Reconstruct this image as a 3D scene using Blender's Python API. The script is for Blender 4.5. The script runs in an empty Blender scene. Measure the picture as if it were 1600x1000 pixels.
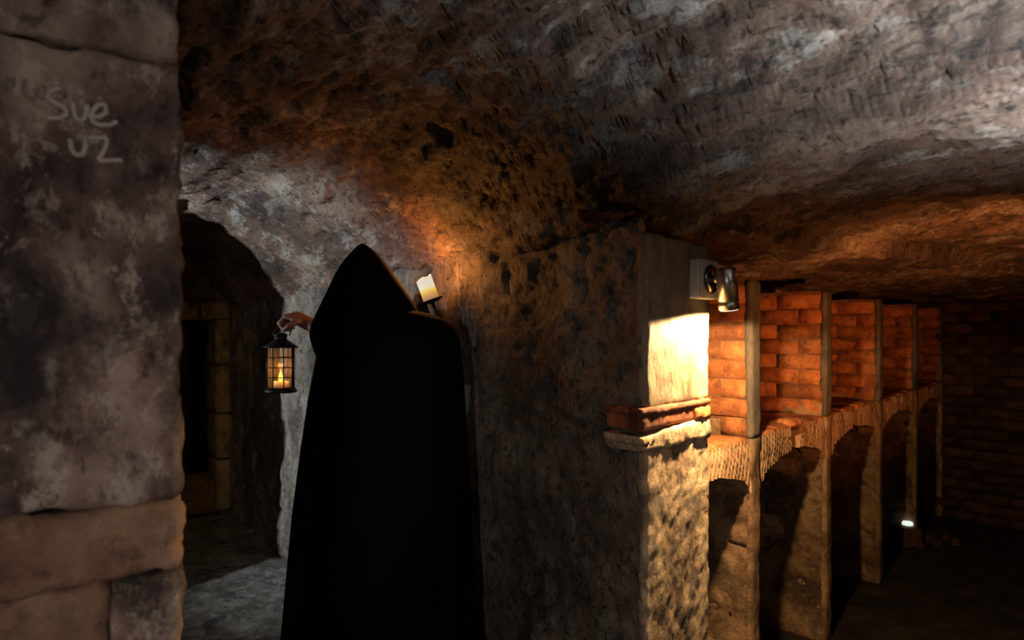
import bpy, bmesh, math, random
import numpy as np
from mathutils import Vector, Matrix

random.seed(7)
S = bpy.context.scene
COL = S.collection

# ------------------------------------------------------------------ camera, world, lights, exposure
EYE = 1.48
FPX = 1067.0                      # focal length in pixels of the 1600 px wide frame
cam_d = bpy.data.cameras.new('camera')
cam = bpy.data.objects.new('camera', cam_d)
COL.objects.link(cam)
cam.location = (0, 0, EYE)
cam.rotation_euler = (math.pi / 2, 0, 0)
cam_d.sensor_width = 36.0
cam_d.lens = 36.0 * FPX / 1600.0
cam_d.shift_y = 20.0 / 1600.0     # level camera, horizon at y = 520
cam_d.clip_start = 0.02
cam_d.dof.use_dof = True
cam_d.dof.focus_distance = 2.5
cam_d.dof.aperture_fstop = 3.8
S.camera = cam

w = bpy.data.worlds.new('world')
S.world = w
w.use_nodes = True
w.node_tree.nodes['Background'].inputs[0].default_value = (0, 0, 0, 1)
w.node_tree.nodes['Background'].inputs[1].default_value = 0.0

vs = S.view_settings
vs.view_transform = 'Standard'
vs.look = 'None'
vs.gamma = 1.0
vs.use_curve_mapping = False
vs.exposure = 0.0

SPOT_WARM_W = 100.0      # spotlight on the pier
SPOT_UP_W = 400.0       # cool uplight at the pier beside the camera
SPOT_FAR_W = 420.0     # cool spotlight in the side bay that crosses the corridor
FORE_FILL_W = 170.0           # added fill behind the camera, brightens the foreground pier
WALL_FILL_W = 130.0           # added soft fill behind the camera, lifts the corridor wall
CANDLE_W = 5.5
LANTERN_W = 0.22
DOOR_W = 0.8
CHAMBER_W = 140.0         # warm spotlight on the chamber side of the second pier

# ------------------------------------------------------------------ plan of the place (metres, camera at the origin)
PC = np.array([0.363, 1.844])                 # corner of the pier
U = np.array([-0.573, 0.8195])                # along the corridor, away
V = np.array([-0.8195, -0.573])               # across the corridor, towards the camera
B = np.array([0.659, 0.752])                  # along the wine bins, away
N = np.array([0.752, -0.659])                 # out of the wine bins into the chamber
FB = np.array([1.56, 3.33])                   # a point on the front line of the bins
CW = 1.17                                     # corridor width

# ------------------------------------------------------------------ numpy noise
_rs = np.random.RandomState(3)
_perm = _rs.permutation(256)
_perm = np.concatenate([_perm, _perm, _perm])
_g = _rs.normal(size=(256, 3)); _g /= np.linalg.norm(_g, axis=1)[:, None]

def perlin(P):
    Pi = np.floor(P).astype(np.int64); f = P - Pi
    t = f * f * f * (f * (f * 6 - 15) + 10)
    Pi &= 255
    out = 0
    for dx in (0, 1):
        wx = t[:, 0] if dx else 1 - t[:, 0]
        a = _perm[Pi[:, 0] + dx]
        for dy in (0, 1):
            wy = t[:, 1] if dy else 1 - t[:, 1]
            b = _perm[a + ((Pi[:, 1] + dy) & 255)]
            for dz in (0, 1):
                wz = t[:, 2] if dz else 1 - t[:, 2]
                h = _perm[b + ((Pi[:, 2] + dz) & 255)]
                g = _g[h]
                d = g[:, 0] * (f[:, 0] - dx) + g[:, 1] * (f[:, 1] - dy) + g[:, 2] * (f[:, 2] - dz)
                out = out + wx * wy * wz * d
    return out * 1.5

def fbm(P, octv=4, gain=0.5):
    s = 0; a = 1.0; f = 1.0
    for i in range(octv):
        s = s + a * perlin(P * f + 17.3 * i); a *= gain; f *= 2.03
    return s

def ridged(P, octv=3):
    s = 0; a = 1.0; f = 1.0
    for i in range(octv):
        s = s + a * (1 - 2 * np.abs(perlin(P * f + 31.7 * i))); a *= 0.5; f *= 2.1
    return s

def sstep(a, b, x):
    t = np.clip((x - a) / (b - a), 0, 1); return t * t * (3 - 2 * t)

# ------------------------------------------------------------------ object helpers
def link(o, parent=None):
    COL.objects.link(o)
    if parent is not None:
        o.parent = parent
    return o

def tag(o, label=None, cat=None, group=None, kind=None):
    if label: o['label'] = label
    if cat: o['category'] = cat
    if group: o['group'] = group
    if kind: o['kind'] = kind
    return o

def empty(name, loc=(0, 0, 0)):
    o = bpy.data.objects.new(name, None)
    o.empty_display_size = 0.05
    o.location = loc
    return link(o)

def bm_obj(name, bm, mat, parent=None, smooth=False):
    me = bpy.data.meshes.new(name)
    bm.normal_update()
    bm.to_mesh(me); bm.free()
    if smooth:
        me.polygons.foreach_set('use_smooth', [True] * len(me.polygons))
    o = bpy.data.objects.new(name, me)
    if mat: me.materials.append(mat)
    return child(o, parent)

def child(o, parent):
    """link with world-space vertices kept where they are"""
    COL.objects.link(o)
    if parent is not None:
        o.parent = parent
        p = parent; off = Vector((0, 0, 0))
        while p is not None:
            off += p.location; p = p.parent
        o.location = o.location - off
    return o

def np_obj(name, verts, faces, mat, parent=None, smooth=True):
    me = bpy.data.meshes.new(name)
    me.from_pydata(verts.tolist() if hasattr(verts, 'tolist') else verts, [], faces)
    me.update()
    if smooth:
        me.polygons.foreach_set('use_smooth', [True] * len(me.polygons))
    if mat: me.materials.append(mat)
    o = bpy.data.objects.new(name, me)
    return child(o, parent)

def grid_faces(nu, nv, flip=False, off=0):
    i = np.arange(nu - 1)[:, None]; j = np.arange(nv - 1)[None, :]
    a = (i * nv + j).ravel() + off; b = a + nv; c = b + 1; d = a + 1
    F = np.stack([a, d, c, b] if flip else [a, b, c, d], 1)
    return F.tolist()

def wall_grid(name, p0, p1, z0, z1, nrm, disp, mat, res=0.02, parent=None, flip=False):
    p0 = np.array(p0, float); p1 = np.array(p1, float)
    L = np.linalg.norm(p1 - p0)
    nu = max(3, int(L / res) + 1); nz = max(3, int((z1 - z0) / res) + 1)
    t = np.linspace(0, 1, nu); z = np.linspace(z0, z1, nz)
    T, Z = np.meshgrid(t, z, indexing='ij')
    P = np.stack([p0[0] + (p1[0] - p0[0]) * T.ravel(), p0[1] + (p1[1] - p0[1]) * T.ravel(), Z.ravel()], 1)
    d = disp(P, T.ravel() * L, Z.ravel())
    Q = P.copy(); Q[:, 0] += nrm[0] * d; Q[:, 1] += nrm[1] * d
    return np_obj(name, Q, grid_faces(nu, nz, flip), mat, parent)

def rough_block(name, c, ax, ay, az, dims, mat, parent=None, res=0.015, amp=0.01, freq=9.0, rnd=0.02, seed=0.0, shape=None, rid=0.4):
    """closed, rounded, hewn stone block: box of dims on axes ax, ay, az around c"""
    dims = np.array(dims, float); h = dims / 2
    verts = []; faces = []; key = {}
    n = [max(2, int(round(d / res))) for d in dims]
    def vid(q):
        k = tuple(int(round(x * 1e5)) for x in q)
        if k not in key:
            key[k] = len(verts); verts.append(q)
        return key[k]
    lin = [np.linspace(-h[i], h[i], n[i] + 1) for i in range(3)]
    for k in range(3):
        a, b = (k + 1) % 3, (k + 2) % 3
        for s in (-1, 1):
            ids = np.empty((n[a] + 1, n[b] + 1), int)
            for i in range(n[a] + 1):
                for j in range(n[b] + 1):
                    q = [0, 0, 0]; q[k] = s * h[k]; q[a] = lin[a][i]; q[b] = lin[b][j]
                    ids[i, j] = vid(q)
            for i in range(n[a]):
                for j in range(n[b]):
                    f = [ids[i, j], ids[i + 1, j], ids[i + 1, j + 1], ids[i, j + 1]]
                    faces.append([int(x) for x in (f if s > 0 else f[::-1])])
    Q = np.array(verts, float)
    inner = np.clip(Q, -(h - rnd), (h - rnd))
    d = Q - inner
    L = np.linalg.norm(d, axis=1); L[L == 0] = 1
    nr = d / L[:, None]
    Q = inner + nr * rnd
    if shape is not None:
        Q = shape(Q, h)
    A = np.stack([np.array(ax, float), np.array(ay, float), np.array(az, float)], 0)
    W = Q @ A + np.array(c, float)
    nw = nr @ A
    P = W * freq + seed
    dd = amp * (fbm(P * 0.5, 3) + 0.6 * fbm(P * 2.0 + 5, 3) + rid * (ridged(P + 9, 3) - 0.6))
    W = W + nw * dd[:, None]
    return np_obj(name, W, faces, mat, parent)

def v3(p, z): return (float(p[0]), float(p[1]), float(z))

def add_tube(bm, pts, r, seg=8, cap=True):
    pts = [Vector(p) for p in pts]
    rs = r if isinstance(r, (list, tuple)) else [r] * len(pts)
    rings = []
    up = Vector((0, 0, 1))
    for i, p in enumerate(pts):
        t = (pts[min(i + 1, len(pts) - 1)] - pts[max(i - 1, 0)]).normalized()
        x = t.cross(up)
        if x.length < 1e-3: x = t.cross(Vector((1, 0, 0)))
        x.normalize(); y = t.cross(x).normalized()
        rings.append([bm.verts.new(p + (x * math.cos(2 * math.pi * k / seg) + y * math.sin(2 * math.pi * k / seg)) * rs[i]) for k in range(seg)])
    for a, b in zip(rings, rings[1:]):
        for k in range(seg):
            bm.faces.new((a[k], b[k], b[(k + 1) % seg], a[(k + 1) % seg]))
    if cap:
        bm.faces.new(rings[0]); bm.faces.new(rings[-1][::-1])
    return bm

def add_lathe(bm, prof, M=Matrix.Identity(4), seg=24, close=True):
    rings = []
    for r, z in prof:
        rings.append([bm.verts.new(M @ Vector((r * math.cos(2 * math.pi * k / seg), r * math.sin(2 * math.pi * k / seg), z))) for k in range(seg)])
    for a, b in zip(rings, rings[1:]):
        for k in range(seg):
            bm.faces.new((a[k], a[(k + 1) % seg], b[(k + 1) % seg], b[k]))
    if close:
        bm.faces.new(rings[0][::-1]); bm.faces.new(rings[-1])
    return bm

def frame(origin, zdir, xhint=(1, 0, 0)):
    z = Vector(zdir).normalized(); x = Vector(xhint)
    x = (x - z * x.dot(z)).normalized(); y = z.cross(x)
    M = Matrix((x, y, z)).transposed().to_4x4(); M.translation = Vector(origin)
    return M

def add_box(bm, M, sx, sy, sz, bev=0.0):
    r = bmesh.ops.create_cube(bm, size=1.0, matrix=M @ Matrix.Diagonal((sx, sy, sz, 1)))
    if bev > 0:
        es = list({e for v in r['verts'] for e in v.link_edges})
        bmesh.ops.bevel(bm, geom=es, offset=bev, segments=2, affect='EDGES', profile=0.5)
    return bm

# ------------------------------------------------------------------ materials
def new_mat(name):
    m = bpy.data.materials.new(name); m.use_nodes = True
    nt = m.node_tree
    return m, nt, nt.nodes['Principled BSDF']

def simple(name, col, rough=0.6, metal=0.0, emit=None, es=0.0, sheen=0.0):
    m, nt, p = new_mat(name)
    p.inputs['Base Color'].default_value = (*col, 1)
    p.inputs['Roughness'].default_value = rough
    p.inputs['Metallic'].default_value = metal
    n = nt.nodes.new('ShaderNodeTexNoise'); n.inputs['Scale'].default_value = 60; n.inputs['Detail'].default_value = 4
    mr = nt.nodes.new('ShaderNodeMapRange')
    mr.inputs['To Min'].default_value = max(0.02, rough - 0.08); mr.inputs['To Max'].default_value = min(1, rough + 0.08)
    nt.links.new(n.outputs['Fac'], mr.inputs['Value']); nt.links.new(mr.outputs[0], p.inputs['Roughness'])
    if emit:
        p.inputs['Emission Color'].default_value = (*emit, 1); p.inputs['Emission Strength'].default_value = es
    if sheen:
        p.inputs['Sheen Weight'].default_value = sheen
    return m

def masonry(name, dark, mid, light, scale=3.0, contrast=(0.36, 0.5, 0.66), bump=0.6, fine=28.0, stretch=(1, 1, 1), rotz=0.0,
            flake=None, flake_amt=0.5, soot=None, soot_amt=0.0, rough=0.75, pits=0.6, vary=False, bdist=0.02, chips=0.0):
    m, nt, p = new_mat(name)
    N_ = nt.nodes.new; Lk = nt.links.new
    tc = N_('ShaderNodeTexCoord')
    src = tc.outputs['Object']
    oi = N_('ShaderNodeObjectInfo')
    if vary:
        vm = N_('ShaderNodeVectorMath'); vm.operation = 'MULTIPLY_ADD'
        cb = N_('ShaderNodeCombineXYZ')
        for i in range(3): Lk(oi.outputs['Random'], cb.inputs[i])
        Lk(cb.outputs[0], vm.inputs[0]); vm.inputs[1].default_value = (37, 61, 23); Lk(src, vm.inputs[2])
        src = vm.outputs[0]
    r0 = N_('ShaderNodeMapping'); r0.inputs['Rotation'].default_value = (0, 0, rotz); Lk(src, r0.inputs['Vector'])
    mp = N_('ShaderNodeMapping'); mp.inputs['Scale'].default_value = stretch; Lk(r0.outputs[0], mp.inputs['Vector'])
    vec = mp.outputs[0]
    def noise(sc, det, rough_=0.6, dist=0.0, lac=2.0):
        n = N_('ShaderNodeTexNoise'); n.inputs['Scale'].default_value = sc; n.inputs['Detail'].default_value = det
        n.inputs['Roughness'].default_value = rough_; n.inputs['Distortion'].default_value = dist * 0.22; n.inputs['Lacunarity'].default_value = lac
        Lk(vec, n.inputs['Vector']); return n.outputs['Fac']
    def ramp(fac, stops):
        r = N_('ShaderNodeValToRGB'); e = r.color_ramp.elements
        while len(e) < len(stops): e.new(0.5)
        for k, (pos, c) in enumerate(stops):
            e[k].position = pos; e[k].color = (*c, 1) if len(c) == 3 else c
        Lk(fac, r.inputs['Fac']); return r.outputs['Color']
    def mix(a, b, fac, mode='MIX'):
        x = N_('ShaderNodeMix'); x.data_type = 'RGBA'; x.blend_type = mode
        if isinstance(fac, float): x.inputs[0].default_value = fac
        else: Lk(fac, x.inputs[0])
        for s, v in ((x.inputs[6], a), (x.inputs[7], b)):
            if isinstance(v, tuple): s.default_value = (*v, 1)
            else: Lk(v, s)
        return x.outputs[2]
    col = ramp(noise(scale, 9, 0.65, 0.6), [(contrast[0], dark), (contrast[1], mid), (contrast[2], light)])
    if flake:
        fm = ramp(noise(scale * 3.3, 10, 0.72, 1.2), [(0.52, (0, 0, 0)), (0.60, (flake_amt,) * 3)])
        col = mix(col, flake, fm)
    if soot:
        sm = ramp(noise(scale * 0.8, 8, 0.66, 0.8), [(0.50, (0, 0, 0)), (0.62, (soot_amt,) * 3)])
        col = mix(col, soot, sm)
    # small dark pits and cracks of the broken surface
    pit = ramp(noise(fine, 8, 0.7, 1.0), [(0.33, (1 - pits,) * 3), (0.46, (1, 1, 1))])
    col = mix(col, pit, 1.0, 'MULTIPLY')
    if chips:
        p2 = ramp(noise(fine * 2.4, 6, 0.65, 1.6), [(0.36, (0.22,) * 3), (0.44, (1, 1, 1)), (0.60, (1, 1, 1)), (0.70, (1.0 + chips * 0.6,) * 3)])
        col = mix(col, p2, 1.0, 'MULTIPLY')
        vo = N_('ShaderNodeTexVoronoi'); vo.feature = 'DISTANCE_TO_EDGE'; vo.inputs['Scale'].default_value = fine * 0.42
        nw = N_('ShaderNodeTexNoise'); nw.inputs['Scale'].default_value = fine * 0.5; nw.inputs['Detail'].default_value = 5; Lk(vec, nw.inputs['Vector'])
        wm = N_('ShaderNodeVectorMath'); wm.operation = 'MULTIPLY_ADD'; Lk(nw.outputs['Color'], wm.inputs[0]); wm.inputs[1].default_value = (0.16,) * 3; Lk(vec, wm.inputs[2])
        Lk(wm.outputs[0], vo.inputs['Vector'])
        ck = ramp(vo.outputs['Distance'], [(0.0, (0.25, 0.25, 0.25)), (0.07, (1, 1, 1))])
        msk = ramp(noise(scale * 1.7, 4, 0.6), [(0.46, (0, 0, 0)), (0.58, (chips,) * 3)])
        col = mix(col, mix(col, ck, 1.0, 'MULTIPLY'), msk)
    if vary:
        hs = N_('ShaderNodeHueSaturation'); mr = N_('ShaderNodeMapRange')
        mr.inputs['To Min'].default_value = 0.72; mr.inputs['To Max'].default_value = 1.25
        Lk(oi.outputs['Random'], mr.inputs['Value']); Lk(mr.outputs[0], hs.inputs['Value']); Lk(col, hs.inputs['Color'])
        col = hs.outputs['Color']
    Lk(col, p.inputs['Base Color'])
    p.inputs['Roughness'].default_value = rough
    p.inputs['Specular IOR Level'].default_value = 0.35
    b1 = N_('ShaderNodeBump'); b1.inputs['Strength'].default_value = bump; b1.inputs['Distance'].default_value = bdist
    Lk(noise(fine * 0.45, 12, 0.72, 0.9), b1.inputs['Height'])
    b2 = N_('ShaderNodeBump'); b2.inputs['Strength'].default_value = bump * 0.8; b2.inputs['Distance'].default_value = bdist * 0.25
    Lk(noise(fine * 2.2, 8, 0.7, 0.4), b2.inputs['Height']); Lk(b1.outputs[0], b2.inputs['Normal'])
    Lk(b2.outputs[0], p.inputs['Normal'])
    return m

UROT = -math.atan2(U[1], U[0])
M_CEIL = masonry('flaking_vault_plaster', (0.035, 0.020, 0.014), (0.15, 0.085, 0.06), (0.34, 0.24, 0.18), 2.6, (0.34, 0.50, 0.68), 0.9, 26,
                 (0.5, 1, 1), UROT, (0.42, 0.37, 0.33), 0.55, (0.02, 0.015, 0.012), 0.5, 0.62, 0.8, chips=0.85, bdist=0.045)
M_WALL = masonry('sooty_wall_plaster', (0.06, 0.047, 0.04), (0.20, 0.15, 0.12), (0.36, 0.29, 0.24), 2.4, (0.34, 0.5, 0.68), 1.0, 24,
                 (1, 1, 0.8), 0, (0.40, 0.36, 0.32), 0.4, (0.035, 0.028, 0.024), 0.6, 0.6, 0.75, chips=0.7, bdist=0.045)
M_PIER = masonry('limewashed_stone', (0.10, 0.06, 0.032), (0.20, 0.14, 0.083), (0.29, 0.22, 0.145), 7.0, (0.3, 0.48, 0.66), 0.8, 30,
                 (1, 1, 0.45), 0, (0.33, 0.27, 0.2), 0.4, None, 0, 0.7, 0.45)
M_PIERLOW = masonry('crumbling_limewashed_stone', (0.13, 0.085, 0.06), (0.46, 0.31, 0.19), (0.66, 0.5, 0.33), 9.0, (0.34, 0.47, 0.62), 1.0, 34,
                    (1, 1, 0.8), 0, (0.7, 0.55, 0.36), 0.5, (0.09, 0.075, 0.07), 0.75, 0.7, 0.7, bdist=0.010)
M_FORE = masonry('pink_grey_sandstone', (0.06, 0.038, 0.033), (0.21, 0.13, 0.11), (0.40, 0.29, 0.24), 6.0, (0.38, 0.5, 0.62), 1.0, 26,
                 (1, 1, 0.75), 0, (0.52, 0.42, 0.34), 0.8, (0.022, 0.019, 0.019), 0.9, 0.75, 0.7)
M_FORE2 = masonry('brown_sandstone', (0.07, 0.036, 0.022), (0.20, 0.105, 0.065), (0.33, 0.2, 0.13), 4.2, (0.34, 0.5, 0.68), 0.8, 24,
                  (1, 1, 1), 0, (0.36, 0.24, 0.15), 0.4, (0.04, 0.028, 0.022), 0.6, 0.75, 0.5)
M_BRICK = masonry('orange_brick', (0.17, 0.045, 0.014), (0.44, 0.135, 0.04), (0.58, 0.21, 0.07), 7.0, (0.32, 0.46, 0.64), 0.8, 36,
                  (1, 1, 1), 0, (0.62, 0.27, 0.1), 0.35, (0.09, 0.024, 0.012), 0.55, 0.8, 0.6, True)
M_MORTAR = masonry('brown_mortar', (0.06, 0.025, 0.012), (0.16, 0.065, 0.03), (0.26, 0.12, 0.06), 8.0, (0.34, 0.48, 0.64), 0.7, 40)
M_RUBBLE = masonry('tan_rubble_stone', (0.09, 0.045, 0.022), (0.26, 0.14, 0.07), (0.4, 0.24, 0.13), 6.0, (0.34, 0.48, 0.64), 1.0, 30,
                   (1, 1, 1), 0, (0.44, 0.28, 0.17), 0.4, (0.05, 0.028, 0.016), 0.6, 0.8, 0.65, True)
M_PLAST = masonry('tan_rubble_plaster', (0.08, 0.04, 0.02), (0.24, 0.13, 0.065), (0.38, 0.23, 0.125), 5.0, (0.36, 0.48, 0.62), 1.0, 28,
                  (1, 1, 1), 0, (0.42, 0.27, 0.16), 0.4, (0.045, 0.026, 0.016), 0.75, 0.8, 0.65, False, 0.03)
M_RENDER = masonry('grey_brown_render', (0.045, 0.034, 0.026), (0.115, 0.086, 0.064), (0.19, 0.145, 0.11), 7.0, (0.34, 0.48, 0.64), 0.8, 34,
                   (1, 1, 0.5), 0, None, 0, None, 0, 0.8, 0.5)
M_SPAN = masonry('ribbed_arch_brick', (0.16, 0.075, 0.035), (0.36, 0.195, 0.10), (0.5, 0.29, 0.16), 8.0, (0.34, 0.48, 0.64), 0.7, 34,
                 (1.6, 1.6, 0.3), 0, (0.54, 0.36, 0.22), 0.35, None, 0, 0.8, 0.5, True)
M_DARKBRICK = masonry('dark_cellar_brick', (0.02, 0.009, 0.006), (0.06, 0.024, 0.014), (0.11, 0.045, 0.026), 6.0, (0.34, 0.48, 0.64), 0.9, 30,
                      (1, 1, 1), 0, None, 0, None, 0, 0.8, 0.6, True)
M_REDBRICK = masonry('red_ledge_brick', (0.10, 0.025, 0.014), (0.28, 0.075, 0.035), (0.42, 0.14, 0.065), 9.0, (0.32, 0.46, 0.64), 0.8, 36,
                     (1, 1, 1), 0, (0.45, 0.22, 0.12), 0.35, (0.05, 0.015, 0.01), 0.6, 0.75, 0.6)
M_FLOOR = masonry('trodden_earth_floor', (0.06, 0.055, 0.048), (0.15, 0.138, 0.12), (0.28, 0.265, 0.235), 5.0, (0.36, 0.5, 0.66), 1.0, 22,
                  (1, 1, 1), 0, (0.42, 0.41, 0.38), 0.5, None, 0, 0.6, 0.55)
M_JAMB = masonry('ochre_door_stone', (0.10, 0.06, 0.02), (0.26, 0.17, 0.06), (0.4, 0.28, 0.12), 6.0, (0.34, 0.48, 0.64), 0.8, 26)
M_CLOAK = simple('black_wool', (0.0035, 0.0033, 0.003), 0.95); M_CLOAK.node_tree.nodes['Principled BSDF'].inputs['Specular IOR Level'].default_value = 0.04
M_CLOTH = simple('black_cotton', (0.005, 0.005, 0.005), 0.9)
M_SKIN = simple('skin', (0.19, 0.07, 0.045), 0.55)
M_SHOE = simple('black_leather', (0.01, 0.009, 0.008), 0.4)
M_IRON = simple('black_iron', (0.012, 0.010, 0.009), 0.45, 0.6)
M_STEEL = simple('brushed_steel', (0.55, 0.52, 0.48), 0.30, 1.0)
M_CHROME = simple('dark_chrome', (0.25, 0.24, 0.23), 0.15, 1.0)
M_BOX = simple('pale_grey_plastic', (0.42, 0.42, 0.39), 0.45)
M_LENS = simple('lit_lens', (0.8, 0.75, 0.65), 0.3, 0, (1.0, 0.86, 0.62), 1.1)
M_CHALK = simple('chalk', (0.36, 0.31, 0.275), 0.95)
M_FLAME = simple('flame', (1, 0.6, 0.15), 0.5, 0, (1.0, 0.55, 0.10), 2.2)

def wax_mat(name, z0, z1, stops, strength):
    m, nt, p = new_mat(name)
    tc = nt.nodes.new('ShaderNodeTexCoord'); sx = nt.nodes.new('ShaderNodeSeparateXYZ')
    mr = nt.nodes.new('ShaderNodeMapRange'); mr.inputs['From Min'].default_value = z0; mr.inputs['From Max'].default_value = z1
    r = nt.nodes.new('ShaderNodeValToRGB'); e = r.color_ramp.elements
    while len(e) < len(stops): e.new(0.5)
    for k, (q, c) in enumerate(stops): e[k].position = q; e[k].color = (*c, 1)
    nt.links.new(tc.outputs['Object'], sx.inputs[0]); nt.links.new(sx.outputs['Z'], mr.inputs['Value'])
    nt.links.new(mr.outputs[0], r.inputs['Fac']); nt.links.new(r.outputs['Color'], p.inputs['Emission Color'])
    p.inputs['Base Color'].default_value = (0.75, 0.62, 0.45, 1); p.inputs['Emission Strength'].default_value = strength
    p.inputs['Roughness'].default_value = 0.5
    return m

def glass_mat():
    m, nt, p = new_mat('lantern_glass')
    nt.nodes.remove(p)
    t = nt.nodes.new('ShaderNodeBsdfTransparent'); t.inputs[0].default_value = (0.95, 0.88, 0.78, 1)
    g = nt.nodes.new('ShaderNodeBsdfGlossy'); g.inputs['Roughness'].default_value = 0.08
    f = nt.nodes.new('ShaderNodeFresnel'); f.inputs[0].default_value = 1.45
    mx = nt.nodes.new('ShaderNodeMixShader')
    nt.links.new(f.outputs[0], mx.inputs[0]); nt.links.new(t.outputs[0], mx.inputs[1]); nt.links.new(g.outputs[0], mx.inputs[2])
    tr = nt.nodes.new('ShaderNodeBsdfTranslucent'); tr.inputs[0].default_value = (0.9, 0.6, 0.3, 1)
    m2 = nt.nodes.new('ShaderNodeMixShader'); m2.inputs[0].default_value = 0.09
    nt.links.new(mx.outputs[0], m2.inputs[1]); nt.links.new(tr.outputs[0], m2.inputs[2])
    nt.links.new(m2.outputs[0], nt.nodes['Material Output'].inputs[0])
    return m
M_GLASS = glass_mat()

# ------------------------------------------------------------------ ceiling (barrel vault of the corridor, lower cross vault over the chamber)
def ceil_z(X, Y):
    dx = X - PC[0]; dy = Y - PC[1]
    a = dx * U[0] + dy * U[1]; v = dx * V[0] + dy * V[1]
    wv = (X - FB[0]) * N[0] + (Y - FB[1]) * N[1]
    def zc(w_, deep=0.0):
        x = np.clip(w_ / 0.7, 0, 2)
        return 1.64 + (0.25 - 0.03 * np.clip(deep, 0, 4)) * np.sqrt(np.clip(1 - (1 - x) ** 2, 0, 1))
    base = np.where(a > 0, 1.775 - 0.022 * np.clip(a, 0, 5), np.maximum(zc(0.08 - 0.97 * a), 1.74))
    x = np.clip(v / 0.62, 0, 1)
    main = base + (2.19 - base) * (1 - (1 - x) ** 1.8)
    cham = np.where(a > 0, base, zc(wv, -v))
    t = sstep(-0.02, 0.02, v)
    return cham * (1 - t) + main * t

xs = np.concatenate([np.arange(-5.0, -2.6, 0.08), np.arange(-2.6, -1.0, 0.03), np.arange(-1.0, 1.7, 0.011), np.arange(1.7, 3.6, 0.025), np.arange(3.6, 6.0, 0.08)])
ys = np.concatenate([np.arange(-3.2, 0.4, 0.08), np.arange(0.4, 2.7, 0.011), np.arange(2.7, 4.2, 0.02), np.arange(4.2, 7.6, 0.035)])
XX, YY = np.meshgrid(xs, ys, indexing='ij')
x_, y_ = XX.ravel(), YY.ravel()
zz = ceil_z(x_, y_)
ca = (x_ - PC[0]) * U[0] + (y_ - PC[1]) * U[1]; cv = (x_ - PC[0]) * V[0] + (y_ - PC[1]) * V[1]
Pn = np.stack([ca * 0.5, cv, zz], 1)
d1 = fbm(Pn * 3.0, 3) * 0.020
rg = ridged(Pn * np.array([4.0, 8.0, 8.0]) + 3, 4)
d2 = (rg - 0.7) * 0.016
d3 = fbm(Pn * np.array([20.0, 30.0, 30.0]) + 11, 3) * 0.009
pit = sstep(0.42, 0.7, fbm(Pn * 9.0 + 40, 4)) * 0.008
fq = (fbm(Pn * 5.5 + 70, 6, 0.62) + 1) * 5
flk = (np.floor(fq) + sstep(0.55, 1.0, fq % 1)) / 5 * 0.030          # broken layers of plaster
zz = zz + d1 + d2 + d3 + pit + flk - 0.03
ceil = np_obj('ceiling', np.stack([x_, y_, zz], 1), grid_faces(len(xs), len(ys), True), M_CEIL)
tag(ceil, 'low rough vaulted ceiling of dark flaking plaster and stone', None, None, 'structure')

# ------------------------------------------------------------------ floor
xs = np.concatenate([np.arange(-5, -2.5, 0.1), np.arange(-2.5, 0.2, 0.02), np.arange(0.2, 6.0, 0.05)])
ys = np.concatenate([np.arange(-3.2, 2.0, 0.1), np.arange(2.0, 6.2, 0.025), np.arange(6.2, 7.6, 0.1)])
XX, YY = np.meshgrid(xs, ys, indexing='ij')
P = np.stack([XX.ravel(), YY.ravel(), np.zeros(XX.size)], 1)
P[:, 2] = fbm(P * 2.2, 3) * 0.012 + (ridged(P * 7 + 5, 3) - 0.8) * 0.006 + fbm(P * 22, 2) * 0.004
P[:, 2] -= 0.012
floor = np_obj('floor', P, grid_faces(len(xs), len(ys)), M_FLOOR)
tag(floor, 'uneven grey trodden earth and stone cellar floor', None, None, 'structure')

M_EARTH = masonry('near_black_earth', (0.008, 0.005, 0.003), (0.02, 0.012, 0.008), (0.045, 0.026, 0.016), 5.0, (0.36, 0.5, 0.66), 1.0, 22)
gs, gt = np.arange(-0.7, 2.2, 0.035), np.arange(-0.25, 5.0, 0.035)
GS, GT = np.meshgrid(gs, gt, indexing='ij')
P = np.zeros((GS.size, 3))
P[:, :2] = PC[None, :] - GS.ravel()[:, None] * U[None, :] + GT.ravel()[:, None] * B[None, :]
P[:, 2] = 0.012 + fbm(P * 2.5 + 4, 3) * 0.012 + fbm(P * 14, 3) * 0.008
fl2 = np_obj('floor_chamber', P, grid_faces(len(gs), len(gt)), M_EARTH)  # near-black sheet laid just above the main floor
tag(fl2, 'near-black earth floor of the chamber in front of the bins', None, None, 'structure')

# ------------------------------------------------------------------ corridor wall running back from the pier
def wall_disp(P, t, z):
    d = fbm(P * 2.0 + 3, 3) * 0.03 + (ridged(P * 5.0 + 8, 3) - 0.7) * 0.012 + fbm(P * 18.0, 3) * 0.006
    # courses of large stones showing through the plaster
    zw = z + 0.03 * perlin(P * 1.7 + 20)
    row = np.floor(zw / 0.30)
    jz = np.abs((zw / 0.30) % 1 - 0.5) * 0.30
    tw = t + row * 0.37 + 0.05 * perlin(P * 2.3 + 50)
    jt = np.abs((tw / 0.62) % 1 - 0.5) * 0.62
    j = np.maximum(sstep(0.135, 0.15, jz), sstep(0.295, 0.31, jt))
    mask = sstep(-0.1, 0.35, fbm(P * 1.5 + 90, 2))
    h = 0.012 * np.sin(row * 12.9 + np.floor(tw / 0.62) * 78.2)
    d = d - 0.022 * j * mask + h * (1 - j)
    pit = sstep(0.45, 0.75, fbm(P * 8.0 + 130, 4)) * 0.004
    fq = (fbm(P * 4.5 + 170, 6, 0.62) + 1) * 4
    fl = (np.floor(fq) + sstep(0.55, 1.0, fq % 1)) / 4 * 0.026 - 0.026
    return (d - pit + fl) * 0.75
EC = np.array([-2.366, 5.74])                  # far corner of the corridor
wr = wall_grid('wall_right', PC + U * 0.012, EC + U * 0.1, -0.05, 1.98, V, wall_disp, M_WALL, 0.0135)
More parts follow.
